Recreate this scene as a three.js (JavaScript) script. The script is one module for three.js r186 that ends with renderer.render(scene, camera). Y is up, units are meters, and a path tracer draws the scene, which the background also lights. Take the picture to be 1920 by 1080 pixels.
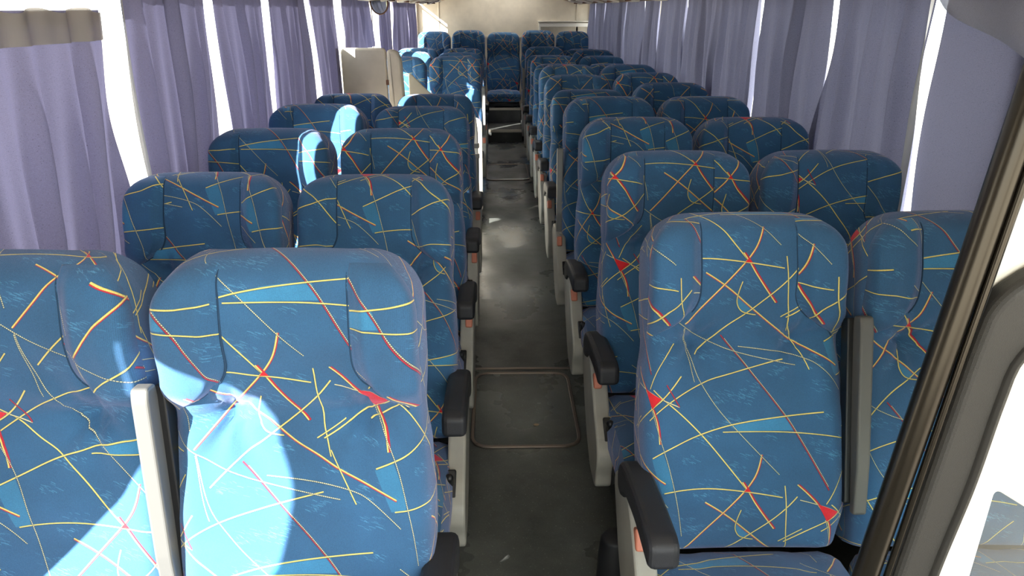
import * as THREE from 'three';
import { mergeGeometries } from 'three/addons/utils/BufferGeometryUtils.js';

// ---------------------------------------------------------------- camera, sky, sun, exposure
const scene = new THREE.Scene();
const camera = new THREE.PerspectiveCamera(2 * Math.atan(540 / 1400) * 180 / Math.PI, 16 / 9, 0.05, 300);
camera.position.set(-0.11, 1.58, 0);
camera.lookAt(-0.11 + 0.018783, 1.58 - 0.351123, -0.936141);
scene.background = new THREE.Color(0.96, 0.98, 1.0);
scene.backgroundIntensity = 4.2;
const sun = new THREE.DirectionalLight(new THREE.Color(1.0, 0.94, 0.93), 26);
const SUN = new THREE.Vector3(0.56, -0.42, -0.715);          // the way sunlight travels
sun.position.set(0, 1.2, -4).addScaledVector(SUN, -20);
sun.target.position.set(0, 1.2, -4);
sun.castShadow = true;
sun.shadow.mapSize.set(4096, 4096);
Object.assign(sun.shadow.camera, { left: -8, right: 8, top: 8, bottom: -8, near: 1, far: 45 });
scene.add(sun, sun.target);
const renderer = new THREE.WebGLRenderer({ antialias: true });
renderer.toneMapping = THREE.LinearToneMapping;
renderer.toneMappingExposure = 1.6;
renderer.shadowMap.enabled = true;

// ---------------------------------------------------------------- helpers
let seed = 7;
const rnd = () => { seed = (seed + 0x6d2b79f5) | 0; let t = Math.imul(seed ^ (seed >>> 15), 1 | seed); t = (t + Math.imul(t ^ (t >>> 7), 61 | t)) ^ t; return ((t ^ (t >>> 14)) >>> 0) / 4294967296; };
const lerp = (a, b, t) => a + (b - a) * t, clamp = (x, a = 0, b = 1) => Math.min(b, Math.max(a, x));
const smooth = (t) => { t = clamp(t); return t * t * (3 - 2 * t); };
const taken = {};
function numbered(name) { const n = taken[name] = (taken[name] ?? -1) + 1; return n ? `${name}_${String(n).padStart(3, '0')}` : name; }
function mesh(name, geo, mat, parent = scene) {
  const m = new THREE.Mesh(geo, mat); m.name = parent === scene ? numbered(name) : name;
  m.castShadow = m.receiveShadow = true; parent.add(m); return m;
}
function thing(name, label, category, pos = [0, 0, 0], group) {
  const g = new THREE.Group(); g.name = numbered(name); g.position.set(...pos);
  g.userData = { label, category }; if (group) g.userData.group = group; scene.add(g); return g;
}
function tag(o, label, category, group) { o.userData = { label, category }; if (group) o.userData.group = group; return o; }
function struct(name, geo, mat, parent = scene) { const m = mesh(name, geo, mat, parent); if (parent === scene) m.userData.kind = 'structure'; return m; }
function structGroup(name) { const g = new THREE.Group(); g.name = name; g.userData.kind = 'structure'; scene.add(g); return g; }
function at(geo, x, y, z, rx = 0, ry = 0, rz = 0) {
  return geo.applyMatrix4(new THREE.Matrix4().compose(new THREE.Vector3(x, y, z), new THREE.Quaternion().setFromEuler(new THREE.Euler(rx, ry, rz)), new THREE.Vector3(1, 1, 1)));
}
const remap = (t, k) => (1 - k) * t + k * Math.sin(t * Math.PI / 2);          // t in -1..1, denser at the ends
// a box with rounded edges, denser near its edges, uv in metres
function rbox(w, h, d, r = 0.004, seg = 4) {
  const g = new THREE.BoxGeometry(2, 2, 2, seg, seg, seg), p = g.attributes.position, n = g.attributes.normal, uv = g.attributes.uv, v = new THREE.Vector3(), q = new THREE.Vector3();
  r = Math.min(r, w / 2, h / 2, d / 2);
  const edge = (t, half) => { const a = Math.abs(t), s = Math.sign(t), k = 1 - 2 / seg; if (seg < 4) return t * half; return s * (a <= k + 1e-6 ? a / k * (half - r) : half - r + (a - k) / (1 - k) * r); };
  for (let i = 0; i < p.count; i++) {
    v.set(edge(p.getX(i), w / 2), edge(p.getY(i), h / 2), edge(p.getZ(i), d / 2));
    const ax = Math.abs(n.getX(i)), ay = Math.abs(n.getY(i));
    uv.setXY(i, ax > .5 ? v.z : v.x, ay > .5 ? -v.z : v.y);
    q.set(clamp(v.x, -w / 2 + r, w / 2 - r), clamp(v.y, -h / 2 + r, h / 2 - r), clamp(v.z, -d / 2 + r, d / 2 - r));
    const dir = v.clone().sub(q); if (dir.lengthSq() > 1e-12) { dir.normalize(); v.copy(q).addScaledVector(dir, r); n.setXYZ(i, dir.x, dir.y, dir.z); }
    p.setXYZ(i, v.x, v.y, v.z);
  }
  return g;
}
function box(x0, x1, y0, y1, z0, z1, r = 0.003) { return at(rbox(Math.abs(x1 - x0), Math.abs(y1 - y0), Math.abs(z1 - z0), r, 4), (x0 + x1) / 2, (y0 + y1) / 2, (z0 + z1) / 2); }
function tube(points, r, seg = 40, rad = 10) { return new THREE.TubeGeometry(new THREE.CatmullRomCurve3(points.map((p) => new THREE.Vector3(...p))), seg, r, rad, false); }
function grid(nu, nv, fn) {          // fn(u, v) -> [x, y, z, tu, tv]
  const pos = [], uv = [], idx = [];
  for (let j = 0; j <= nv; j++) for (let i = 0; i <= nu; i++) { const a = fn(i / nu, j / nv); pos.push(a[0], a[1], a[2]); uv.push(a[3] ?? i / nu, a[4] ?? j / nv); }
  for (let j = 0; j < nv; j++) for (let i = 0; i < nu; i++) { const a = j * (nu + 1) + i, b = a + 1, c = a + nu + 1, d = c + 1; idx.push(a, b, d, a, d, c); }
  const g = new THREE.BufferGeometry();
  g.setAttribute('position', new THREE.Float32BufferAttribute(pos, 3)); g.setAttribute('uv', new THREE.Float32BufferAttribute(uv, 2)); g.setIndex(idx); g.computeVertexNormals(); return g;
}
function shape(pts, round = 0) {
  const s = new THREE.Shape(), n = pts.length;
  if (!round) { s.setFromPoints(pts.map((p) => new THREE.Vector2(...p))); return s; }
  for (let i = 0; i < n; i++) {
    const p = new THREE.Vector2(...pts[i]), a = new THREE.Vector2(...pts[(i + n - 1) % n]).sub(p), b = new THREE.Vector2(...pts[(i + 1) % n]).sub(p);
    const r = Math.min(round, a.length() * .48, b.length() * .48), s0 = p.clone().addScaledVector(a.normalize(), r), s1 = p.clone().addScaledVector(b.normalize(), r);
    if (i) s.lineTo(s0.x, s0.y); else s.moveTo(s0.x, s0.y);
    s.quadraticCurveTo(p.x, p.y, s1.x, s1.y);
  }
  s.closePath(); return s;
}
function extrude(s, depth, bevel = .004, steps = 3) { return new THREE.ExtrudeGeometry(s, { depth: depth - 2 * bevel, bevelEnabled: bevel > 0, bevelSize: bevel, bevelThickness: bevel, bevelOffset: -bevel, bevelSegments: steps, curveSegments: 8 }).translate(0, 0, bevel); }
// a profile drawn in (forward, up), extruded across the bus: forward -> +z, up -> +y, depth centred on x
function sideways(s, depth, bevel) { const g = extrude(s, depth, bevel); g.translate(0, 0, -depth / 2); return g.rotateY(-Math.PI / 2); }

// ---------------------------------------------------------------- textures
function canvas(w, h, draw) { const c = document.createElement('canvas'); c.width = w; c.height = h; draw(c.getContext('2d'), w, h); const t = new THREE.CanvasTexture(c); t.wrapS = t.wrapT = THREE.RepeatWrapping; t.magFilter = THREE.LinearFilter; t.anisotropy = 8; return t; }
function noiseField(w, h, cells, r) {      // tiling value noise, several octaves
  const out = new Float32Array(w * h); let amp = 1, sum = 0;
  for (const c of cells) {
    const cy = Math.max(1, Math.round(c * h / w)), g = new Float32Array(c * cy).map(() => r());
    for (let y = 0; y < h; y++) for (let x = 0; x < w; x++) {
      const fx = x / w * c, fy = y / h * cy, x0 = Math.floor(fx), y0 = Math.floor(fy), u = smooth(fx - x0), v = smooth(fy - y0), x1 = (x0 + 1) % c, y1 = (y0 + 1) % cy;
      out[y * w + x] += amp * lerp(lerp(g[(y0 % cy) * c + x0 % c], g[(y0 % cy) * c + x1], u), lerp(g[y1 * c + x0 % c], g[y1 * c + x1], u), v);
    }
    sum += amp; amp *= .6;
  }
  return out.map((v) => v / sum);
}
function data(w, h, fn, srgb) {
  const d = new Uint8Array(w * h * 4);
  for (let y = 0; y < h; y++) for (let x = 0; x < w; x++) { const c = fn(x, y); const k = (y * w + x) * 4; d[k] = c[0]; d[k + 1] = c[1]; d[k + 2] = c[2]; d[k + 3] = 255; }
  const t = new THREE.DataTexture(d, w, h); t.wrapS = t.wrapT = THREE.RepeatWrapping; t.magFilter = THREE.LinearFilter; t.minFilter = THREE.LinearMipmapLinearFilter; t.generateMipmaps = true; if (srgb) t.colorSpace = THREE.SRGBColorSpace; t.needsUpdate = true; return t;
}
// woven seat cloth: a half-drop repeat of 0.802 x 0.53 m
const TW = 0.802, TH = 0.53, UX = 670, UY = 442;
const cloth = canvas(1608, 1061, (c, W, H) => {
  const S = W / UX;
  c.fillStyle = '#305d84'; c.fillRect(0, 0, W, H);
  const wrap = (fn) => { for (const [ox, oy] of [[0, 0], [335, 221]]) for (let i = -2; i <= 1; i++) for (let j = -2; j <= 1; j++) { c.save(); c.scale(S, S); c.translate(ox + i * UX, oy + j * UY); fn(); c.restore(); } };
  // pale thread flecks in slanting clusters
  const r = rnd, fl = [];
  for (let k = 0; k < 46; k++) { const x = r() * 335, y = r() * 442, n = 5 + r() * 16; for (let q = 0; q < n; q++) fl.push([x + (r() - .5) * 34, y + (r() - .5) * 13 + q * .9 - 6, 3 + r() * 8, .22 + r() * .4]); }
  wrap(() => { c.lineWidth = .9; for (const [x, y, l, a] of fl) { c.strokeStyle = `rgba(92,160,200,${a})`; c.beginPath(); c.moveTo(x, y); c.lineTo(x + l * .5, y + 1.2); c.lineTo(x + l, y + 3.4); c.stroke(); } });
  const P = (pts) => pts.map(([x, y]) => [x - 1200, y - 460]);
  const path = (pts) => { c.beginPath(); c.moveTo(...pts[0]); for (let i = 1; i < pts.length - 1; i++) { const m = i === pts.length - 2 ? pts[i + 1] : [(pts[i][0] + pts[i + 1][0]) / 2, (pts[i][1] + pts[i + 1][1]) / 2]; c.quadraticCurveTo(...pts[i], ...m); } if (pts.length === 2) c.lineTo(...pts[1]); };
  const fills = [['#3a80ab', [[1372, 790], [1413, 777], [1480, 769], [1490, 798], [1430, 799], [1386, 800]]], ['#3a7da8', [[1383, 533], [1385, 556], [1397, 571], [1420, 566], [1400, 549]]],
    ['#37779f', [[1216, 852], [1244, 838], [1262, 890], [1262, 913], [1240, 915]]]];
  for (const [col, pts] of fills) wrap(() => { c.fillStyle = col; c.beginPath(); P(pts).forEach((p, i) => (i ? c.lineTo(...p) : c.moveTo(...p))); c.closePath(); c.fill(); });
  const Y = '#e3cf74', T = '#ded5a4', R = '#b32436';
  const lines = [
    [Y, 2.6, 1, [[1323, 492], [1360, 515], [1413, 562], [1457, 600], [1517, 640], [1583, 675]]], [Y, 2.6, 2, [[1430, 403], [1425, 430], [1407, 462], [1360, 513], [1290, 593]]],
    [Y, 2.6, 0, [[1223, 278], [1257, 301], [1317, 361], [1360, 415], [1403, 472]]], [Y, 2.6, 3, [[1393, 455], [1403, 470], [1420, 503], [1457, 552]]], [Y, 2.4, 0, [[1245, 473], [1297, 463], [1387, 470], [1468, 485]]],
    [Y, 2.6, 0, [[1495, 483], [1467, 520], [1413, 565], [1353, 607], [1310, 653]]], [Y, 2.2, 0, [[1392, 510], [1382, 540], [1387, 562], [1400, 573], [1420, 575]]], [Y, 2.2, 0, [[1472, 462], [1482, 593], [1487, 610]]], [Y, 2, 0, [[1487, 600], [1523, 683]]],
    [Y, 2.2, 0, [[1468, 580], [1510, 552]]], [R, 2.4, 0, [[1358, 615], [1410, 680], [1453, 740], [1497, 803], [1552, 912]]], [T, 1.6, 0, [[1366, 622], [1412, 681], [1455, 740], [1498, 802], [1551, 905]]],
    [T, 1.8, 0, [[1392, 638], [1453, 645], [1507, 657], [1547, 675], [1588, 722]]], [Y, 2.4, 0, [[1210, 778], [1263, 740], [1317, 708], [1380, 688], [1475, 663]]], [T, 1.8, 0, [[1250, 568], [1293, 602], [1330, 625], [1393, 653], [1500, 675]]],
    [T, 1.7, 0, [[1292, 600], [1300, 670], [1337, 740], [1373, 787], [1462, 883]]], [T, 1.5, 0, [[1291, 603], [1296, 660], [1307, 705]]], [Y, 2.6, 0, [[1218, 850], [1250, 835], [1317, 802], [1413, 777], [1545, 763]]], [Y, 2.2, 0, [[1358, 801], [1430, 800], [1493, 802], [1570, 809], [1605, 817]]],
    [Y, 2.6, 3, [[1495, 902], [1530, 933], [1557, 980], [1570, 1010], [1572, 1043]]], [T, 1.6, 0, [[1550, 974], [1572, 1024], [1598, 1111], [1618, 1228]]], [T, 2, 0, [[1500, 932], [1533, 940], [1577, 957], [1612, 973]]],
    [Y, 2.6, 0, [[1478, 1023], [1553, 977], [1593, 950], [1618, 915]]], [Y, 2.2, 0, [[1607, 853], [1573, 893], [1548, 940]]], [R, 2, 0, [[1590, 931], [1612, 972]]],
  ];
  for (const [col, w, red, pts] of lines) wrap(() => {
    c.lineCap = 'butt'; const q = P(pts);
    c.strokeStyle = 'rgba(22,40,60,.55)'; c.lineWidth = w + 1.1; path(q.map(([x, y]) => [x, y + .3])); c.stroke();
    if (red) { c.strokeStyle = R; c.lineWidth = red === 3 ? 4 : 2.4; path(q.map(([x, y]) => [x + (red === 2 ? 1.6 : red === 3 ? 2.4 : 0), y + (red === 1 ? 1.6 : 0)])); c.stroke(); }
    c.strokeStyle = col; c.lineWidth = w * .88; c.setLineDash(w < 1.9 ? [2.2, .7] : []); path(q); c.stroke(); c.setLineDash([]);
  });
  wrap(() => { c.fillStyle = '#d8202c'; c.beginPath(); P([[1533, 940], [1578, 957], [1553, 977]]).forEach((p, i) => (i ? c.lineTo(...p) : c.moveTo(...p))); c.fill(); c.beginPath(); P([[1403, 465], [1409, 474], [1396, 473]]).forEach((p, i) => (i ? c.lineTo(...p) : c.moveTo(...p))); c.fill(); });
  // weave grain
  const im = c.getImageData(0, 0, W, H), d = im.data, soft = noiseField(W, H, [6, 14, 30], rnd);
  for (let y = 0; y < H; y++) for (let x = 0; x < W; x++) { const k = (y * W + x) * 4, g = 1 + (rnd() - .5) * .2 + ((x >> 1) % 2 ? .03 : -.03) + (soft[y * W + x] - .5) * .22; for (let q = 0; q < 3; q++) d[k + q] = clamp(d[k + q] * g, 0, 255); }
  c.putImageData(im, 0, 0);
});
cloth.colorSpace = THREE.SRGBColorSpace;
const weave = data(256, 256, (x, y) => { const v = 128 + 60 * Math.sin(x * Math.PI / 2) * Math.sin(y * Math.PI / 2) + (rnd() - .5) * 120; return [v, v, v]; });
const grime = noiseField(512, 512, [4, 9, 20, 44, 90], rnd);
const floorMap = data(512, 512, (x, y) => { const n = grime[y * 512 + x], s = rnd(), v = 88 + (n - .5) * 66 + (s > .996 ? 55 : s > .97 ? 14 : 0) + (rnd() - .5) * 9; return [v * 1.01, v * 1.03, v * .97]; }, true);
const floorRough = data(512, 512, (x, y) => { const v = 92 + (grime[((y + 200) % 512) * 512 + x] - .5) * 190; return [v, v, v]; });
const grainMap = data(256, 256, () => { const v = 128 + (rnd() - .5) * 200; return [v, v, v]; });
const softGrime = data(512, 512, (x, y) => { const v = 232 + (grime[y * 512 + x] - .5) * 60; return [v, v * .985, v * .955]; }, true);
const ribs = data(256, 256, (x, y) => { const v = 218 + 14 * Math.sin(y * Math.PI / 2) + (rnd() - .5) * 34 + (rnd() > .994 ? 30 : 0); return [v, v, v]; }, true);

function rep(t, w, h, ox = 0, oy = 0) { const c = t.clone(); c.repeat.set(1 / w, 1 / h); c.offset.set(ox, oy); c.needsUpdate = true; return c; }
const std = (o) => new THREE.MeshStandardMaterial(o), phy = (o) => new THREE.MeshPhysicalMaterial(o);
const weaveBump = rep(weave, .05, .05);
const fabricAt = (ox, oy) => phy({ map: rep(cloth, TW, TH, ox, oy), bumpMap: weaveBump, bumpScale: .0006, roughness: .88, sheen: 1, sheenColor: new THREE.Color(.56, .5, .75), sheenRoughness: .8 });
const FX = 203 / UX, FY = 1 - 7 / UY;                       // the crossing with the small red triangle
const fabrics = [[0, .69], [-.045, .59], [.16, .30], [-.11, .54], [.05, .76], [.19, .62], [-.17, .41], [.1, .5]].map(([x, y]) => fabricAt(FX - x / TW, FY - y / TH));
const M = {
  armrest: std({ color: 0x26262a, roughness: .5, bumpMap: rep(grainMap, .08, .08), bumpScale: .0004 }),
  shield: std({ color: 0xb0afa9, roughness: .42, map: rep(softGrime, .7, .7) }),
  greyPlastic: std({ color: 0x757471, roughness: .4 }),
  darkGrey: std({ color: 0x565552, roughness: .45 }),
  blackPlastic: std({ color: 0x141416, roughness: .4 }),
  steel: std({ color: 0x2a2a2b, roughness: .5, metalness: .6 }),
  screw: std({ color: 0xb0b0aa, roughness: .3, metalness: .9 }),
  buckle: std({ color: 0xc8795f, roughness: .5 }),
  seam: std({ color: 0x1c3a56, roughness: .9 }),
  backShell: std({ color: 0x23272d, roughness: .8 }),
  floor: std({ map: rep(floorMap, 1.3, 1.3), roughnessMap: rep(floorRough, 1.3, 1.3), roughness: 1, bumpMap: rep(floorMap, .5, .5), bumpScale: .0012 }),
  platform: std({ map: rep(floorMap, .9, .9), color: 0xb0b0b0, roughness: .6 }),
  trim: std({ color: 0x8d7f74, roughness: .38, metalness: .75 }),
  nosing: std({ color: 0xa79f92, roughness: .3, metalness: .85 }),
  cream: std({ color: 0xeae3d6, map: rep(softGrime, 1.6, 1.6), roughness: .6 }),
  wall: std({ color: 0xb3aca3, map: rep(softGrime, 1.2, 1.2), roughness: .7 }),
  ceiling: std({ color: 0xe6e0d4, roughness: .7 }),
  rack: std({ color: 0xb79f83, map: rep(softGrime, .5, .5), roughness: .5 }),
  brown: std({ color: 0x6b4630, roughness: .5 }),
  glass: phy({ color: 0xf4faf8, transmission: 1, roughness: 0, thickness: 0, ior: 1.45 }),
  milky: phy({ color: 0xf2f0e8, transmission: .8, roughness: 1, thickness: 0 }),
  curtainL: phy({ color: new THREE.Color(.235, .225, .365), map: rep(ribs, .16, .16), roughness: .95, transmission: .13, thickness: 0, specularIntensity: .2 }),
  curtainR: phy({ color: new THREE.Color(.255, .262, .385), map: rep(ribs, .16, .16), roughness: .95, transmission: .14, thickness: 0, specularIntensity: .2 }),
  lining: phy({ color: new THREE.Color(.34, .34, .35), roughness: .6, transmission: .2, thickness: 0, specularIntensity: .8 }),
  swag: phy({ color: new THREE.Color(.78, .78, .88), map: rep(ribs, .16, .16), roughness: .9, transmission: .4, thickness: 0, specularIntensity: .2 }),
  header: phy({ color: new THREE.Color(.46, .43, .4), roughness: .95, transmission: .42, thickness: 0, specularIntensity: .2 }),
  board: std({ color: 0xe6e0d2, roughness: .5 }),
  molding: phy({ color: 0x2a2825, roughness: .5, specularIntensity: .6, bumpMap: rep(grainMap, .06, .06), bumpScale: .0006 }),
  pole: std({ color: 0x35312b, roughness: .27, metalness: .8 }),
  rubber: std({ color: 0x17171a, roughness: .55 }),
  mirror: std({ color: 0xc3cbb9, roughness: .08, metalness: 1 }),
  ground: std({ color: 0xc6bba8, roughness: .95 }),
  white: std({ color: 0xf2eee4, roughness: .45 }),
};

// ---------------------------------------------------------------- the setting
const XW = 1.2, Y0 = .85, Y1 = 1.66, YC = 2.12, ZF = 0.95, ZR = -11.0;
const G = (name, list, mat, parent) => struct(name, list.length > 1 ? mergeGeometries(list) : list[0], mat, parent);
const ground = new THREE.PlaneGeometry(160, 160).rotateX(-Math.PI / 2).translate(0, -1.1, -5); struct('ground', ground, M.ground);
G('floor', [box(-XW - .06, XW + .06, -.12, 0, ZR - .1, ZF + .1, .001)], M.floor);
const HX = .32, HZ0 = -10.95, HZ1 = -10.4;
G('ceiling', [box(-XW - .06, XW + .06, YC, YC + .06, HZ1, ZF - .3, .001), box(-XW - .06, XW + .06, YC, YC + .06, ZR - .1, HZ0, .001), box(-XW - .06, -HX, YC, YC + .06, HZ0, HZ1, .001), box(HX, XW + .06, YC, YC + .06, HZ0, HZ1, .001)], M.ceiling);
{ // milky roof hatch over the last rows
  const h = structGroup('window_roof'); mesh('pane', new THREE.PlaneGeometry(HX * 2, HZ1 - HZ0).rotateX(Math.PI / 2).translate(0, YC + .05, (HZ0 + HZ1) / 2), M.milky, h);
  mesh('frame', mergeGeometries([box(-HX - .03, HX + .03, YC - .012, YC, HZ1 - .01, HZ1 + .03), box(-HX - .03, HX + .03, YC - .012, YC, HZ0 - .03, HZ0 + .01), box(-HX - .03, -HX + .01, YC - .012, YC, HZ0, HZ1), box(HX - .01, HX + .03, YC - .012, YC, HZ0, HZ1)]), M.white, h);
}
// left wall: front door glass, curtained windows, middle door glass
const L = [], LW = XW, lw = (y0, y1, z0, z1) => L.push(box(-LW - .06, -LW, y0, y1, z0, z1, .001));
const DOOR = { z0: -.87, z1: -.09, y0: .48, y1: 1.52 };
lw(0, YC, -.04, ZF);
{ // front door: one leaf with a slanting glass
  const leaf = shape([[.04, 0], [.98, 0], [.98, YC], [.04, YC]]); leaf.holes.push(shape([[.5, 1.47], [.2, 1.5], [.11, 1.36], [.13, 1.2], [.26, 1.0], [.5, .72], [.6, .5], [.85, .5], [.76, .8], [.56, 1.1], [.525, 1.2]], .03));
  const g = extrude(leaf, .06, 0); g.rotateY(Math.PI / 2).translate(-LW - .06, 0, 0); const gi = g.index ? g : g.setIndex([...Array(g.attributes.position.count).keys()]); L.push(gi); }
lw(1.72, YC, ZR, -10.4); lw(Y1, YC, -10.4, -2.25); lw(1.612, YC, -2.25, -.98); lw(0, Y0, -4.28, -.98); lw(0, .28, -5.33, -4.28); lw(0, Y0, ZR, -5.33); lw(Y0, Y1, ZR, ZR + .1);
const postsL = [-2.58, -4.24, -5.35, -7.0, -8.6]; for (const z of postsL) lw(Y0, Y1, z - .025, z + .025); lw(.28, 1.36, -5.35, -5.09);
G('wall_left', L, M.wall);
const Rr = [], rw = (y0, y1, z0, z1) => Rr.push(box(XW, XW + .06, y0, y1, z0, z1, .001));
rw(0, Y0, ZR, ZF); rw(Y1, YC, ZR, ZF); rw(Y0, Y1, ZR, ZR + .1); rw(Y0, Y1, -.62, -.5); rw(Y0, Y1, .86, ZF);
const postsR = [-1.9, -3.35, -4.9, -6.5, -8.1, -9.6]; for (const z of postsR) rw(Y0, Y1, z - .025, z + .025);
G('wall_right', Rr, M.wall);
G('wall_rear', [box(-XW, XW, 0, YC, ZR - .06, ZR, .001)], M.cream);
G('trim_1', [box(-.915, -.895, 1.0, YC, ZR, ZR + .012), box(-.91, 1.1, 1.19, 1.215, ZR, ZR + .02), box(1.0, 1.03, 1.2, YC, ZR, ZR + .012)], M.cream);
// front: dash wall below the windscreen
G('wall_front', [box(-XW, XW, 0, .55, ZF, ZF + .06, .001), box(-XW - .06, -.65, .72, YC + .06, ZF - .3, ZF + .06, .01), box(XW - .05, XW + .06, .72, YC, ZF - .3, ZF + .06, .01)], M.wall);
let wn = 0;
function pane(axis, x, y0, y1, z0, z1) {
  const g = structGroup(`window_${++wn}`), r = .018;
  if (axis === 'x') {
    mesh('pane', new THREE.PlaneGeometry(Math.abs(z1 - z0), y1 - y0).rotateY(Math.PI / 2).translate(x, (y0 + y1) / 2, (z0 + z1) / 2), M.glass, g);
    mesh('seal', mergeGeometries([box(x - .01, x + .01, y0, y0 + r, z0, z1), box(x - .01, x + .01, y1 - r, y1, z0, z1)]), M.rubber, g);
  } else {
    mesh('pane', new THREE.PlaneGeometry(z1 - z0, y1 - y0).translate((z0 + z1) / 2, (y0 + y1) / 2, x), M.glass, g);
    mesh('seal', mergeGeometries([box(z0, z1, y0, y0 + r, x - .01, x + .01), box(z0, z1, y1 - r, y1, x - .01, x + .01)]), M.rubber, g);
  }
}
{ const z = [-.98, ...postsL, ZR + .1]; for (let i = 0; i < z.length - 1; i++) pane('x', -XW - .03, i === 2 ? .28 : Y0, Y1, z[i + 1] + .025, z[i] - (i ? .025 : 0)); }
pane('x', -XW - .03, DOOR.y0, DOOR.y1, DOOR.z0, DOOR.z1);
{ const z = [-.62, ...postsR, ZR + .1]; for (let i = 0; i < z.length - 1; i++) pane('x', XW + .03, Y0, Y1, z[i + 1] + .025, z[i] - (i ? .025 : 0)); }
pane('x', XW + .03, Y0, Y1, -.5, .86);
{ const g = structGroup(`window_${++wn}`); mesh('pane', grid(16, 4, (u, v) => { const a = (u - .5) * 2; return [a * 1.12, lerp(.55, YC, v), ZF + .03 - .24 * v + .12 * (1 - a * a)]; }), M.glass, g); }

// seat platforms and rear steps
function platform(name, x0, x1, z0, z1, h) { const m = struct(name, box(x0, x1, 0, h, z0, z1, .012), M.platform); m.userData.kind = 'structure'; return m; }
platform('platform_right', .275, XW, -9.5, -.55, .08); platform('platform_left', -XW, -.275, -4.5, -.75, .08); platform('platform_left_rear', -XW, -.275, -9.5, -5.45, .08);
platform('platform_rear_left', -XW, -.22, ZR, -9.5, .2); platform('platform_rear_right', .21, XW, ZR, -9.5, .2);
const STEPS = [['nearer low step at the rear end of the aisle', -9.42, .155], ['upper step in front of the rear bench seat', -10.07, .345]];
for (const [label, z, h] of STEPS) {
  const s = thing('aisle_step', 'dark rubber ' + label, 'step', [0, 0, z]);
  mesh('riser_block', box(-.215, .205, 0, h, h < .2 ? -.649 : ZR - z, 0, .006), M.platform, s);
  mesh('nosing', mergeGeometries([box(-.212, .202, h - .01, h + .003, -.014, .005, .003), box(-.212, .202, h - .03, h - .01, .001, .006, .002)]), M.nosing, s);
}
// floor hatches with metal edging
function ringShape(x0, x1, z0, z1, r, w) {
  const o = shape([[x0, z0], [x1, z0], [x1, z1], [x0, z1]], r), i = shape([[x0 + w, z0 + w], [x1 - w, z0 + w], [x1 - w, z1 - w], [x0 + w, z1 - w]], r * .8); o.holes.push(i); return o;
}
function hatch(label, z0, z1) {
  const g = thing('floor_hatch', label, 'hatch', [0, 0, 0]);
  mesh('edging', extrude(ringShape(-.222, .212, z0, z1, .085, .015), .009, .003).rotateX(-Math.PI / 2), M.trim, g);
  mesh('lid', extrude(shape([[-.207, z0 + .015], [.197, z0 + .015], [.197, z1 - .015], [-.207, z1 - .015]], .07), .004, .001).rotateX(-Math.PI / 2), M.floor, g);
  for (const [x, z] of [[.186, z0 + .026], [.186, z1 - .026], [-.196, z0 + .026], [-.196, z1 - .026]]) mesh('screw', new THREE.CylinderGeometry(.006, .006, .004, 12).translate(x, .008, -z), M.trim, g);
}
hatch('black rubber floor hatch with rounded metal edging, nearer in the aisle', 2.46, 3.09);
hatch('black rubber floor hatch in the aisle beside the stairwell', 7.2, 8.0);
tag(mesh('floor_strip', box(-.235, .225, 0, .004, -3.145, -3.13, .001), M.trim), 'thin metal joint strip across the aisle behind the nearer hatch', 'strip');
tag(mesh('crumb', new THREE.IcosahedronGeometry(.009, 1).scale(1.3, .5, .8).translate(.04, .009, -2.62), M.rack), 'small tan crumb of dirt lying on the nearer floor hatch', 'crumb');
{ // small black foot pedestal by the first right-hand seat
  const b = mesh('pedestal', new THREE.LatheGeometry([[.0001, 0], [.05, 0], [.05, .05], [.044, .2], [.04, .25], [.03, .262], [.0001, .265]].map((p) => new THREE.Vector2(...p)), 24).translate(.2, 0, -1.63), M.rubber);
  tag(b, 'black rounded pedestal on the floor beside the nearest aisle seat', 'pedestal');
}

// ---------------------------------------------------------------- seats
const LB = .79;
const table = (pts) => (y) => { let i = 0; while (i < pts.length - 2 && y > pts[i + 1][0]) i++; const [a, va] = pts[i], [b, vb] = pts[i + 1]; return lerp(va, vb, smooth((y - a) / (b - a))); };
const halfW = table([[0, .218], [.12, .228], [.28, .233], [.4, .228], [.49, .219], [.58, .223], [.68, .222], [.79, .219]]);
const frontZ = table([[0, .035], [.14, .062], [.3, .05], [.44, .03], [.5, .024], [.57, .038], [.66, .052], [.74, .046], [.79, .036]]);
const cornerW = (y) => { const r = .1, t = clamp((y - (LB - r)) / r); return halfW(y) - (r - Math.sqrt(Math.max(0, r * r - t * t * r * r))) * .95; };
const roundOff = (e, r) => (e >= r ? 0 : r - Math.sqrt(Math.max(0, r * r - (r - e) * (r - e))));
const TUFT = [[-.112, .5], [.112, .5]];
function tuftDip(x, y) {
  let d = 0;
  for (const [tx, ty] of TUFT) {
    const dx = x - tx, dy = y - ty, r = Math.hypot(dx, dy), a = Math.atan2(dy, dx);
    d -= .022 * Math.exp(-r * r / .0009) + .013 * Math.exp(-r / .05);
    d += .0085 * Math.cos(7 * a + tx * 9) * Math.exp(-r / .07) * smooth(r / .02);
  }
  const out = Math.abs(x) > .112 ? 1 : .35; d -= .006 * out * Math.exp(-((y - .5) ** 2) / .00035);
  return d;
}
function front(s, y) {                       // s in -1..1 across the cushion face, y up the back
  const w = cornerW(y), x = w * remap(s, .6), e = w - Math.abs(x);
  let z = frontZ(y) + .014 * (x / .23) ** 2 + tuftDip(x, y) * smooth(e / .06);
  const r = .05, k = roundOff(e, r), t = roundOff(LB - y, .055), b = roundOff(y + .001, .03);
  z -= Math.hypot(k, t, b) > 0 ? Math.min(.06, Math.hypot(k, t) + b) : 0;
  return [x, y + .01 * (1 - (x / .24) ** 2) * smooth((y - .6) / .19), z];
}
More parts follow.
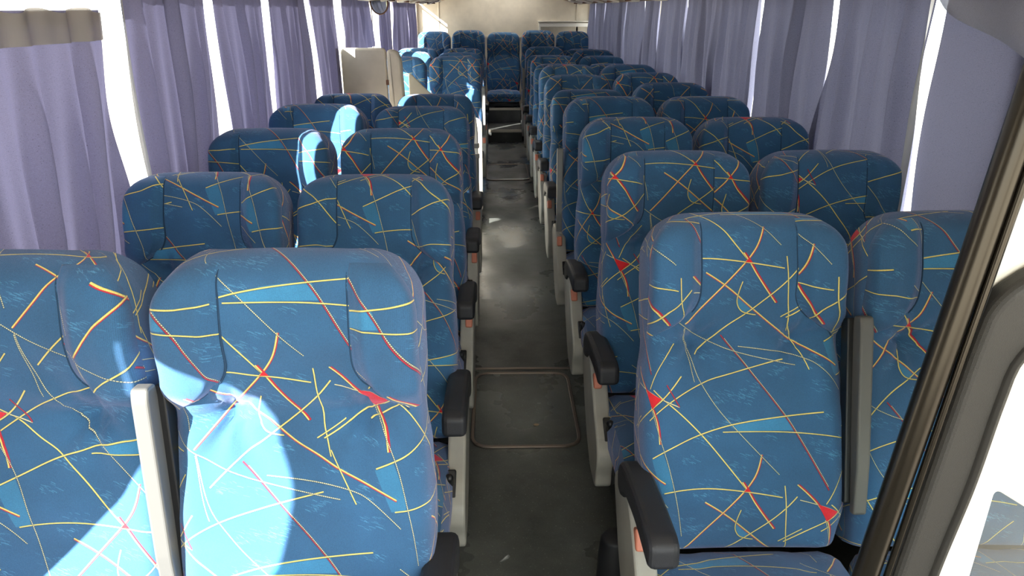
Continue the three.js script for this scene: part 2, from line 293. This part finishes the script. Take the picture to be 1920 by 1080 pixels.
const BZ = -.058, backZ = (y) => BZ + .035 * roundOff(LB - y, .055) / .055;
const yRow = (t) => LB * (t < .04 ? t * .5 : lerp(.02, 1, 1 - (1 - (t - .04) / .96) ** 1.5));
const backrestGeo = (() => {
  const N = 56, side = 4, cols = N + 2 * side;
  return grid(cols, 70, (u, v) => {
    const i = Math.round(u * cols), y = yRow(v);
    if (i < side || i > N + side) { const left = i < side, k = left ? (side - i) / side : (i - N - side) / side, p = front(left ? -1 : 1, y), bz = backZ(y), z = lerp(p[2], bz, k), bulge = .001 * Math.sin(k * Math.PI); return [p[0] + (left ? -bulge : bulge), p[1], z, p[0] + (left ? -1 : 1) * (.06 + Math.abs(p[2] - z)), p[1]]; }
    const s = (i - side) / N * 2 - 1, p = front(s, y), e = cornerW(y) - Math.abs(p[0]);
    return [...p, p[0] + Math.sign(p[0]) * roundOff(e, .05), p[1] + roundOff(LB - y, .055)];
  });
})();
const backShellGeo = grid(10, 40, (u, v) => { const y = yRow(v), w = cornerW(y); return [w * (1 - 2 * u), y - .006 * smooth((y - .6) / .19), backZ(y) - .012 * (1 - (1 - 2 * u) ** 4) * (1 - v * .4)]; });
function wingGeo(sx) {
  return grid(26, 34, (u, v) => {
    if (sx < 0) u = 1 - u;
    const y = lerp(.505, .782, v), w = cornerW(y), xin = Math.min(w - .02, .105 + .115 * clamp((.615 - y) / .11) ** 2.2), x0 = lerp(xin, w - .003, u);
    const inv = (x) => { let lo = 0, hi = 1; for (let k = 0; k < 24; k++) { const m = (lo + hi) / 2; if (cornerW(y) * remap(m, .6) < x) lo = m; else hi = m; } return lo; };
    const s = inv(x0), h = .021 * smooth(Math.min(u * 3.6, (1 - u) * 5)) * smooth(Math.min(v * 4, (1 - v) * 4)) + .0045 * smooth(Math.min(u, 1 - u, v, 1 - v) * 26) - .0035;
    const p = front(s, y), a = front(Math.min(1, s + .02), y), b = front(Math.max(0, s - .02), y), c = front(s, Math.min(LB, y + .004)), d = front(s, y - .004);
    const n = new THREE.Vector3(a[0] - b[0], a[1] - b[1], a[2] - b[2]).cross(new THREE.Vector3(c[0] - d[0], c[1] - d[1], c[2] - d[2])).normalize();
    return [sx * (p[0] + n.x * h), p[1] + n.y * h, p[2] + n.z * h, sx * p[0] + .23 * sx + .07, p[1] + .31];
  });
}
const wings = [wingGeo(-1), wingGeo(1)];
const seamCurve = (sx) => {
  const p = wings[sx < 0 ? 0 : 1].attributes.position, at = (i, j) => { const k = j * 27 + (sx < 0 ? 26 - i : i); return new THREE.Vector3(p.getX(k), p.getY(k), p.getZ(k) + .002); }, pts = [];
  for (let i = 22; i > 0; i -= 2) pts.push(at(i, 0)); for (let j = 0; j <= 34; j += 2) pts.push(at(0, j)); return new THREE.TubeGeometry(new THREE.CatmullRomCurve3(pts), 70, .0022, 5);
};
const seams = [seamCurve(-1), seamCurve(1)];
for (const g of seams) g.scale(1, .962, 1);
for (const g of [backrestGeo, backShellGeo, ...wings]) { g.scale(1, .962, 1); g.computeVertexNormals(); }
const cushionGeo = (() => {
  const w = .455, d = .47, h = .14, g = rbox(w, h, d, .05, 14), p = g.attributes.position;
  for (let i = 0; i < p.count; i++) { const x = p.getX(i), z = p.getZ(i), y = p.getY(i); if (y > 0) p.setY(i, y + .018 * (1 - (2 * x / w) ** 2) * (1 - (2 * z / d) ** 2) - .022 * smooth((z - .12) / .12) - .006 * Math.exp(-((Math.abs(x) - .13) ** 2) / .0003) * smooth((.2 - z) / .1)); }
  g.computeVertexNormals(); return g.rotateX(-.06).translate(0, -.045, .245);
})();
const armGeo = sideways(shape([[-.1, .09], [-.115, .14], [-.09, .175], [-.03, .195], [.12, .215], [.235, .222], [.262, .212], [.266, .165], [.25, .155], [.12, .155], [.0, .135], [-.06, .09]], .03), .062, .014);
const raisedGeo = sideways(shape([[-.012, 0], [-.018, .4], [-.01, .44], [.02, .44], [.024, .42], [.02, .12], [.008, 0]], .008), .03, .005);
const raisedPlate = sideways(shape([[-.03, .02], [-.034, .43], [.0, .435], [.0, .02]], .006), .016, .003);
const shieldShape = shape([[-.2, .05], [-.19, .08], [-.13, .115], [-.03, .125], [.04, .09], [.13, .01], [.2, -.03], [.245, -.075], [.25, -.12], [.234, -.155], [.23, -.205], [.2, -.218], [.1, -.218], [.0, -.17], [-.1, -.08]], .02);
const shieldGeo = sideways(shieldShape, .05, .008);
const leverGeo = mergeGeometries([at(new THREE.CapsuleGeometry(.012, .035, 6, 12), 0, 0, 0, .5), at(rbox(.012, .02, .03, .004), 0, -.015, -.015)]);
const pocketGeo = rbox(.0255, .022, .075, .004);
const screwGeo = new THREE.CylinderGeometry(.007, .007, .005, 16).rotateX(.72);
const buckleGeo = rbox(.026, .05, .035, .006);
const railGeo = mergeGeometries([box(-.2, .2, -.155, -.125, .03, .06), box(-.2, .2, -.155, -.125, .4, .43), box(-.2, -.17, -.155, -.13, 0, .44), box(.17, .2, -.155, -.13, 0, .44)]);
function legGeo(h) { return mergeGeometries([box(-.018, .018, -h + .012, -.15, .16, .28, .006), box(-.026, .026, -h, -h + .018, .05, .42, .006)]); }
const legs = {};
const ORD = ['front', 'second', 'third', 'fourth', 'fifth', 'sixth', 'seventh', 'eighth', 'ninth', 'tenth', 'eleventh'];
// kind: a = which side of the seat the aisle is on (0 none); raised: the aisle armrest stands upright; mid: an upright armrest on the far side
function makeSeat({ name = 'coach_seat', label, x, d, base, hinge = .335, tilt, fab, aisle = 0, raised = false, mid = 0, group }) {
  const t = thing(name, label, 'seat', [x, base, -d], group), F = fabrics[fab];
  const b = mesh('backrest', backrestGeo, F, t); b.position.y = hinge; b.rotation.x = -tilt * Math.PI / 180;
  mesh('back_shell', backShellGeo, M.backShell, b); mesh('headrest_wing', wings[0], F, b); mesh('headrest_wing', wings[1], F, b); for (const g of seams) mesh('seam', g, M.seam, b);
  const c = mesh('cushion', cushionGeo, fabrics[(fab + 3) % 8], t); c.position.y = hinge;
  const rl = mesh('seat_frame', railGeo, M.steel, t); rl.position.y = hinge;
  const lg = legs[hinge] ??= legGeo(hinge); for (const s of [-1, 1]) { const l = mesh('leg', lg, M.steel, t); l.position.set(s * .15, hinge, 0); }
  if (aisle) {
    const sh = mesh('side_shield', shieldGeo, M.shield, t); sh.position.set(aisle * .236, hinge, 0);
    const k = mesh('screw', screwGeo, M.screw, sh); k.position.set(aisle * .0, .103, .026); k.rotation.x = .0;
    const pk = mesh('lever_recess', pocketGeo, M.blackPlastic, sh); pk.position.set(-aisle * .0125, -.03, .188); pk.rotation.x = .8;
    const lv = mesh('recline_lever', leverGeo, M.blackPlastic, sh); lv.position.set(-aisle * .016, -.012, .2);
    const ar = mesh('armrest', raised ? raisedGeo : armGeo, raised ? M.greyPlastic : M.armrest, t); ar.position.set(aisle * .24, hinge + (raised ? .08 : 0), raised ? .0 : 0); if (raised) ar.rotation.x = -tilt * Math.PI / 180;
    const bk = mesh('belt_buckle', buckleGeo, M.buckle, t); bk.position.set(aisle * .243, hinge + .07, .06); bk.rotation.x = -.5;
  }
  if (mid) { const m = mesh('raised_armrest', raisedGeo, M.darkGrey, t); m.position.set(-aisle * .238, hinge + .12, .05); m.rotation.x = -tilt * Math.PI / 180; const pl = mesh('plate', raisedPlate, M.blackPlastic, m); pl.position.set(aisle * .019, 0, -.01); }
  return t;
}
const rightHinge = (i) => 1.40 + .745 * i, BASE = .08;
const RA = [17, 11, 8, 8, 24, 17, 10, 24, 17, 26, 12], RW = [14, 11, 10, 9, 10, 11, 10, 24, 18, 11, 20];
const G1 = 'blue patterned coach seats in rows';
for (let i = 0; i < 11; i++) {
  const d = rightHinge(i);
  makeSeat({ label: i === 3 ? 'blue patterned aisle seat, fourth on the right, grey aisle armrest folded up' : i === 10 ? 'blue patterned aisle seat, last on the right before the rear bench' : `blue patterned aisle seat, ${ORD[i]} from the front on the right of the aisle`, x: .442, d, base: BASE, tilt: RA[i], fab: [0, 4, 6, 3, 1, 2, 5, 7, 4, 0, 2][i], aisle: -1, raised: i === 3 || i === 10, mid: i === 0, group: G1 });
  makeSeat({ label: i === 0 ? 'blue patterned window seat at the right front, partly behind the driver partition' : `blue patterned window seat, ${ORD[i]} from the front under the right-hand curtains`, x: .911, d, base: BASE, tilt: RW[i], fab: [3, 7, 5, 0, 2, 4, 1, 6, 3, 2, 5][i], group: G1 });
}
const LA = [5, 22, 12, 17, 24], LWt = [5, 18, 10, 11, 23];
for (let i = 0; i < 5; i++) {
  const d = 1.13 + .75 * i;
  makeSeat({ label: i === 0 ? 'blue patterned aisle seat at the left front with a patch of sunlight on its back' : `blue patterned aisle seat, ${ORD[i]} from the front on the left of the aisle`, x: -.462, d, base: i ? BASE : .1, tilt: LA[i], fab: [1, 5, 4, 7, 0][i], aisle: 1, mid: i === 0, group: G1 });
  makeSeat({ label: i === 0 ? 'blue patterned window seat at the left front, cut off by the picture edge' : `blue patterned window seat, ${ORD[i]} from the front under the left-hand curtains`, x: -.93, d, base: i ? BASE : .1, tilt: LWt[i], fab: [2, 6, 1, 3, 5][i], group: G1 });
}
for (let i = 0; i < 3; i++) {
  const d = 6.55 + .75 * i, w = ['first', 'second', 'third'][i];
  makeSeat({ label: `blue patterned aisle seat, ${w} behind the stairwell on the left`, x: -.462, d, base: .1, tilt: [7, 13, 12][i], fab: [4, 1, 6][i], aisle: 1, raised: i === 0, group: G1 });
  makeSeat({ label: `blue patterned window seat, ${w} behind the beige stairwell partition`, x: -.93, d, base: .1, tilt: [9, 8, 10][i], fab: [7, 3, 0][i], group: G1 });
}
const BENCH = ['leftmost seat of the rear bench, under the bright rear window', 'second seat from the left in the rear bench', 'centre seat of the rear bench, facing straight down the aisle', 'fourth seat from the left in the rear bench', 'rightmost seat of the rear bench, below the white wall frame'];
[-.95, -.482, -.014, .454, .922].forEach((x, i) => makeSeat({ label: 'blue patterned ' + BENCH[i], x, d: 10.55, base: i === 2 ? .345 : .2, hinge: i === 2 ? .17 : .335, tilt: [12, 4, 8, 5, 12][i], fab: [2, 6, 0, 4, 5][i], group: 'seats of the rear bench' }));

// ---------------------------------------------------------------- curtains
function curtain({ label, side, t0, t1, b0, b1, yT = 1.68, yB = .82, folds = 6, ph = 0, amp = 1, flare = 0, mat, hem = 0, head = false }) {
  const c = thing('curtain', label, 'curtain', [side * 1.168, 0, -(t0 + t1) / 2], side < 0 ? 'lavender curtains on the left windows' : 'grey lavender curtains on the right windows'), zc = (t0 + t1) / 2;
  const fold = (t, v) => {
    const w = t + .02 * Math.sin(v * 3.1 + ph * 2 + t * 5), a = (.010 + .012 * smooth(v * 2.2)) * amp;
    return a * (Math.sin(2 * Math.PI * (folds * w + ph)) * (.7 + .3 * Math.sin(ph * 5 + t * 9)) + .45 * Math.sin(2 * Math.PI * (folds * 1.63 * w + ph * 1.7 + .35 * v))) ;
  };
  const P = (t, v, off = 0) => { const z = lerp(lerp(t0, t1, t), lerp(b0, b1, t), Math.pow(v, 1.15)) + .012 * Math.sin(v * 7 + ph * 6 + t * 3) * v; const curl = flare * smooth((.12 - t) / .12) * smooth((v - .2) / .6); return [-side * (fold(t, v) + off + curl), lerp(yT, yB, v), zc - z, z, v * (yT - yB)]; };
  const flip = side > 0;
  mesh('drape', grid(Math.round(folds * 14), 40, (u, v) => P(flip ? 1 - u : u, 1 - v)), mat, c);
  if (head) mesh('header', grid(Math.round(folds * 14), 6, (u, v) => { const p = P(flip ? 1 - u : u, (1 - v) * .1, .005 + .002 * Math.sin(u * 60)); p[1] += .006 * Math.sin(u * 43) * v; return p; }), M.header, c);
  if (hem) mesh('lining', grid(6, 30, (u, v) => { const q = P(hem > 0 ? u * .02 : 1 - u * .02, 1 - v, .006), e = (1 - v), w = .015 + .05 * smooth(e * 1.6); q[2] += (hem > 0 ? 1 : -1) * w * u; q[0] += -side * (.02 * u * e); return q; }), M.lining, c);
  return c;
}
const KL = [
  [.86, 2.15, .9, 2.07, 'widest lavender curtain, nearest on the left, its header sagging below the window top', 9, { yT: 1.575, head: true }],
  [2.28, 2.92, 2.24, 2.83, 'lavender curtain with a pale turned-back edge, second on the left', 5, { hem: 1 }],
  [3.01, 3.64, 3.1, 3.62, 'lavender curtain, third on the left', 5, {}], [3.72, 4.36, 3.68, 4.46, 'lavender curtain, fourth on the left', 5, {}], [4.55, 5.2, 4.72, 5.26, 'narrow violet curtain in front of the beige stairwell partition', 4, {}],
  [5.52, 6.7, 5.6, 6.85, 'wide violet curtain behind the stairwell partition, above the bare door opening', 7, { yB: 1.27 }], [7.2, 7.95, 7.2, 7.9, 'lavender curtain partly behind the round mirror', 5, {}],
  [8.2, 9.4, 8.25, 9.42, 'lavender curtain, second from the rear on the left', 5, {}], [9.48, 10.5, 9.46, 10.52, 'lavender curtain, rearmost on the left', 8, {}]];
KL.forEach(([t0, t1, b0, b1, label, folds, o], i) => curtain({ side: -1, t0, t1, b0, b1, label, folds, ph: i * .37, mat: M.curtainL, ...o }));
const ER = [2.27, 2.99, 3.8, 4.56, 5.31, 6.12, 6.84, 7.69, 8.44, 9.19, 10.15, 10.85];
for (let i = 0; i < ER.length - 1; i++) {
  const g = [.02, .022, .02, .012, .005, .03, .02, .03, .02, .03, .03][i];
  curtain({ side: 1, t0: ER[i] + g, t1: ER[i + 1] - g * .7, b0: ER[i] - (i ? .03 : .07), b1: ER[i + 1] + .02, label: i ? `grey lavender curtain, ${ORD[i + 1]} from the front on the right windows` : 'grey lavender curtain on the right whose front edge curls to show its pale lining', folds: 6, ph: i * .61, amp: 1.35, mat: M.curtainR, flare: i ? .01 : .03, hem: i ? 0 : 1 });
}
curtain({ side: 1, t0: .98, t1: 2.235, b0: .95, b1: 2.17, label: 'smooth grey curtain gathered up at the right front, behind the driver partition', folds: 2.2, ph: .2, amp: 1.6, mat: M.curtainR });
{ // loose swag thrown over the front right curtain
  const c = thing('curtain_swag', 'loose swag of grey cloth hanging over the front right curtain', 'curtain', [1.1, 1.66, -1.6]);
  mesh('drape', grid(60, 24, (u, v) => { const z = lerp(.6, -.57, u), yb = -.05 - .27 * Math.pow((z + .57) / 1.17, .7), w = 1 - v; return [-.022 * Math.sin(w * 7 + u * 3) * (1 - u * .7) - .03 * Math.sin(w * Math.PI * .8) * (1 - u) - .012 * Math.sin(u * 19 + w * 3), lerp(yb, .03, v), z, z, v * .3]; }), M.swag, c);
}
for (const s of [-1, 1]) { const r = thing('curtain_rail', `metal curtain rail along the top of the ${s < 0 ? 'left' : 'right'} windows`, 'rail', [s * 1.168, 1.69, 0]); mesh('tube', new THREE.CylinderGeometry(.009, .009, 10, 12).rotateX(Math.PI / 2).translate(0, 0, -5.9), M.nosing, r); for (let k = 0; k < 8; k++) mesh('bracket', box(-.008, .008, -.012, .012, -1 - k * 1.35, -1.02 - k * 1.35).translate(s * .012, .01, 0), M.brown, r); }

// ---------------------------------------------------------------- luggage racks
for (const s of [-1, 1]) {
  const r = thing('luggage_rack', `beige overhead luggage rack above the ${s < 0 ? 'left' : 'right'} windows`, 'rack', [0, 0, 0]);
  const prof = shape([[1.128, 1.64], [1.06, 1.63], [.93, 1.65], [.8, 1.685], [.74, 1.72], [.735, 1.76], [.8, 1.75], [1.06, 1.71], [1.128, 1.71]], .015);
  const g = extrude(prof, 9.6, .004); g.translate(0, 0, -10.95); if (s < 0) { g.scale(-1, 1, 1); const ix = g.attributes.position; for (let i = 0; i < ix.count; i += 3) { for (const a of ['position', 'normal', 'uv']) { const b = g.attributes[a], n = b.itemSize; for (let c = 0; c < n; c++) { const q = b.array[(i + 1) * n + c]; b.array[(i + 1) * n + c] = b.array[(i + 2) * n + c]; b.array[(i + 2) * n + c] = q; } } } }
  mesh('shelf', g, M.rack, r);
  for (let k = 0; k < 9; k++) {
    const p = mesh('service_panel', at(rbox(.16, .02, .36, .008, 6), s * .9, 1.65, -2.2 - k * 1.0, 0, 0, -s * .24), M.ceiling, r);
    mesh('reading_lamp', new THREE.CylinderGeometry(.022, .026, .012, 18).translate(s * .9, 1.636, -2.1 - k * 1.0), M.brown, p);
  }
  mesh('front_rail', new THREE.CylinderGeometry(.012, .012, 9.6, 10).rotateX(Math.PI / 2).translate(s * .735, 1.77, -6.15), M.nosing, r);
}

// ---------------------------------------------------------------- stairwell partition, aisle panel, mirror, rear frame
{
  const p = thing('stairwell_partition', 'beige padded stairwell partition with a rounded post at its aisle end', 'partition', [0, 0, -5.36]);
  mesh('panel', extrude(shape([[-1.17, .05], [-.862, .05], [-.862, 1.325], [-1.17, 1.325]], .035), .045, .014).translate(0, 0, -.02), M.cream, p);
  mesh('post', extrude(shape([[-.857, .05], [-.755, .05], [-.745, .9], [-.76, 1.26], [-.79, 1.31], [-.857, 1.318]], .03), .09, .025).translate(0, 0, -.045), M.cream, p);
  mesh('latch', rbox(.02, .035, .012, .004).translate(-.86, 1.1, .035), M.brown, p);
  mesh('wing', extrude(shape([[-.75, .1], [-.22, .1], [-.22, .8], [-.4, .87], [-.58, .98], [-.75, 1.15]], .04), .025, .008).translate(0, 0, -.3), M.cream, p);
  const q = thing('stair_screen', 'white curved modesty panel standing at the stairwell edge of the aisle', 'panel', [0, 0, -5.05]);
  mesh('board', extrude(shape([[-.5, .02], [-.24, .02], [-.235, .8], [-.25, .92], [-.3, 1.0], [-.38, 1.04], [-.5, 1.05]], .04), .03, .009), M.white, q);
  mesh('band', mergeGeometries([box(-.41, -.228, .7, .73, -.004, .036), box(-.41, -.228, .63, .66, -.004, .036)]), M.greyPlastic, q);
  mesh('post', box(-.27, -.232, 0, .64, -.012, .04, .012), M.greyPlastic, q);
  const m = thing('round_mirror', 'round convex mirror hanging below the left luggage rack', 'mirror', [-1.0, 1.62, -6.1]);
  mesh('glass', new THREE.SphereGeometry(.16, 36, 20, 0, Math.PI * 2, 0, .56).rotateX(Math.PI / 2).scale(1, 1, .8).translate(0, 0, -.108), M.mirror, m);
  mesh('rim', new THREE.TorusGeometry(.085, .006, 10, 40), M.brown, m); m.rotation.set(.1, -.55, 0);
  mesh('bracket', tube([[0, .085, -.005], [0, .11, -.02], [-.02, .13, -.03]], .007, 14, 8), M.nosing, m);
  const w = thing('wall_frame', 'white metal frame fixed low on the rear wall at the right', 'frame', [.84, 0, ZR]);
  const fw = .36;
  mesh('top_bar', box(-fw, fw, 1.335, 1.385, 0, .05, .006), M.white, w); mesh('side_bar', box(-fw, -fw + .03, 1.05, 1.335, 0, .05, .006), M.white, w); mesh('side_bar', box(fw - .03, fw, 1.05, 1.335, 0, .05, .006), M.white, w); mesh('lip', box(-fw - .01, fw + .01, 1.4, 1.41, 0, .07, .003), M.white, w);
  mesh('back_panel', box(-fw + .02, fw - .02, 1.05, 1.34, 0, .012, .003), M.cream, w);
}

// ---------------------------------------------------------------- driver's partition at the right front
{
  const p = thing('driver_partition', 'dark framed partition with a white board and clear pane behind the driver place', 'partition', [0, 0, -.82]);
  const board = shape([[.44, .0], [1.17, .0], [1.17, 1.46], [.475, 1.46]], .01);
  const hole = shape([[.53, .3], [1.12, .3], [1.12, .62], [.545, .985]], .012); board.holes.push(hole);
  mesh('board', extrude(board, .014, .003).translate(0, 0, -.01), M.board, p);
  mesh('pane', extrude(shape([[.52, .29], [1.13, .29], [1.13, .63], [.54, 1.0]], .012), .003, 0).translate(0, 0, -.004), M.glass, p);
  const out = [[.352, .05], [.414, .842], [.45, 1.2], [.457, 1.25], [.472, 1.275], [.508, 1.303], [.6, 1.335], [1.165, 1.36]], inn = [[1.165, 1.29], [.62, 1.262], [.545, 1.228], [.512, 1.184], [.504, 1.134], [.494, 1.015], [.472, .842], [.42, .05]];
  mesh('molding', extrude(shape([...out, ...inn], .02), .034, .011, 4).translate(0, 0, .002), M.molding, p);
  mesh('bead', tube(inn.slice(1).map(([x, y]) => [x - .008, y + .004, .032]), .0085, 80, 10), M.molding, p);
  mesh('pole', tube([[.292, .0, .012], [.388, .842, .012], [.426, 1.18, .012], [.459, 1.474, .012], [.492, 1.77, .012]], .0165, 60, 18), M.pole, p);
  mesh('gasket', tube([[.333, .0, .022], [.413, .842, .022], [.446, 1.18, .022], [.477, 1.474, .022], [.51, 1.77, .022]], .005, 60, 8), M.rubber, p);
  mesh('channel', tube([[.326, .0, .026], [.408, .842, .026], [.4425, 1.18, .026], [.4735, 1.474, .026], [.506, 1.77, .026]], .0045, 60, 8), M.pole, p);
}
scene.traverse((o) => { if (o.isMesh) o.castShadow = o.receiveShadow = true; });
renderer.render(scene, camera);
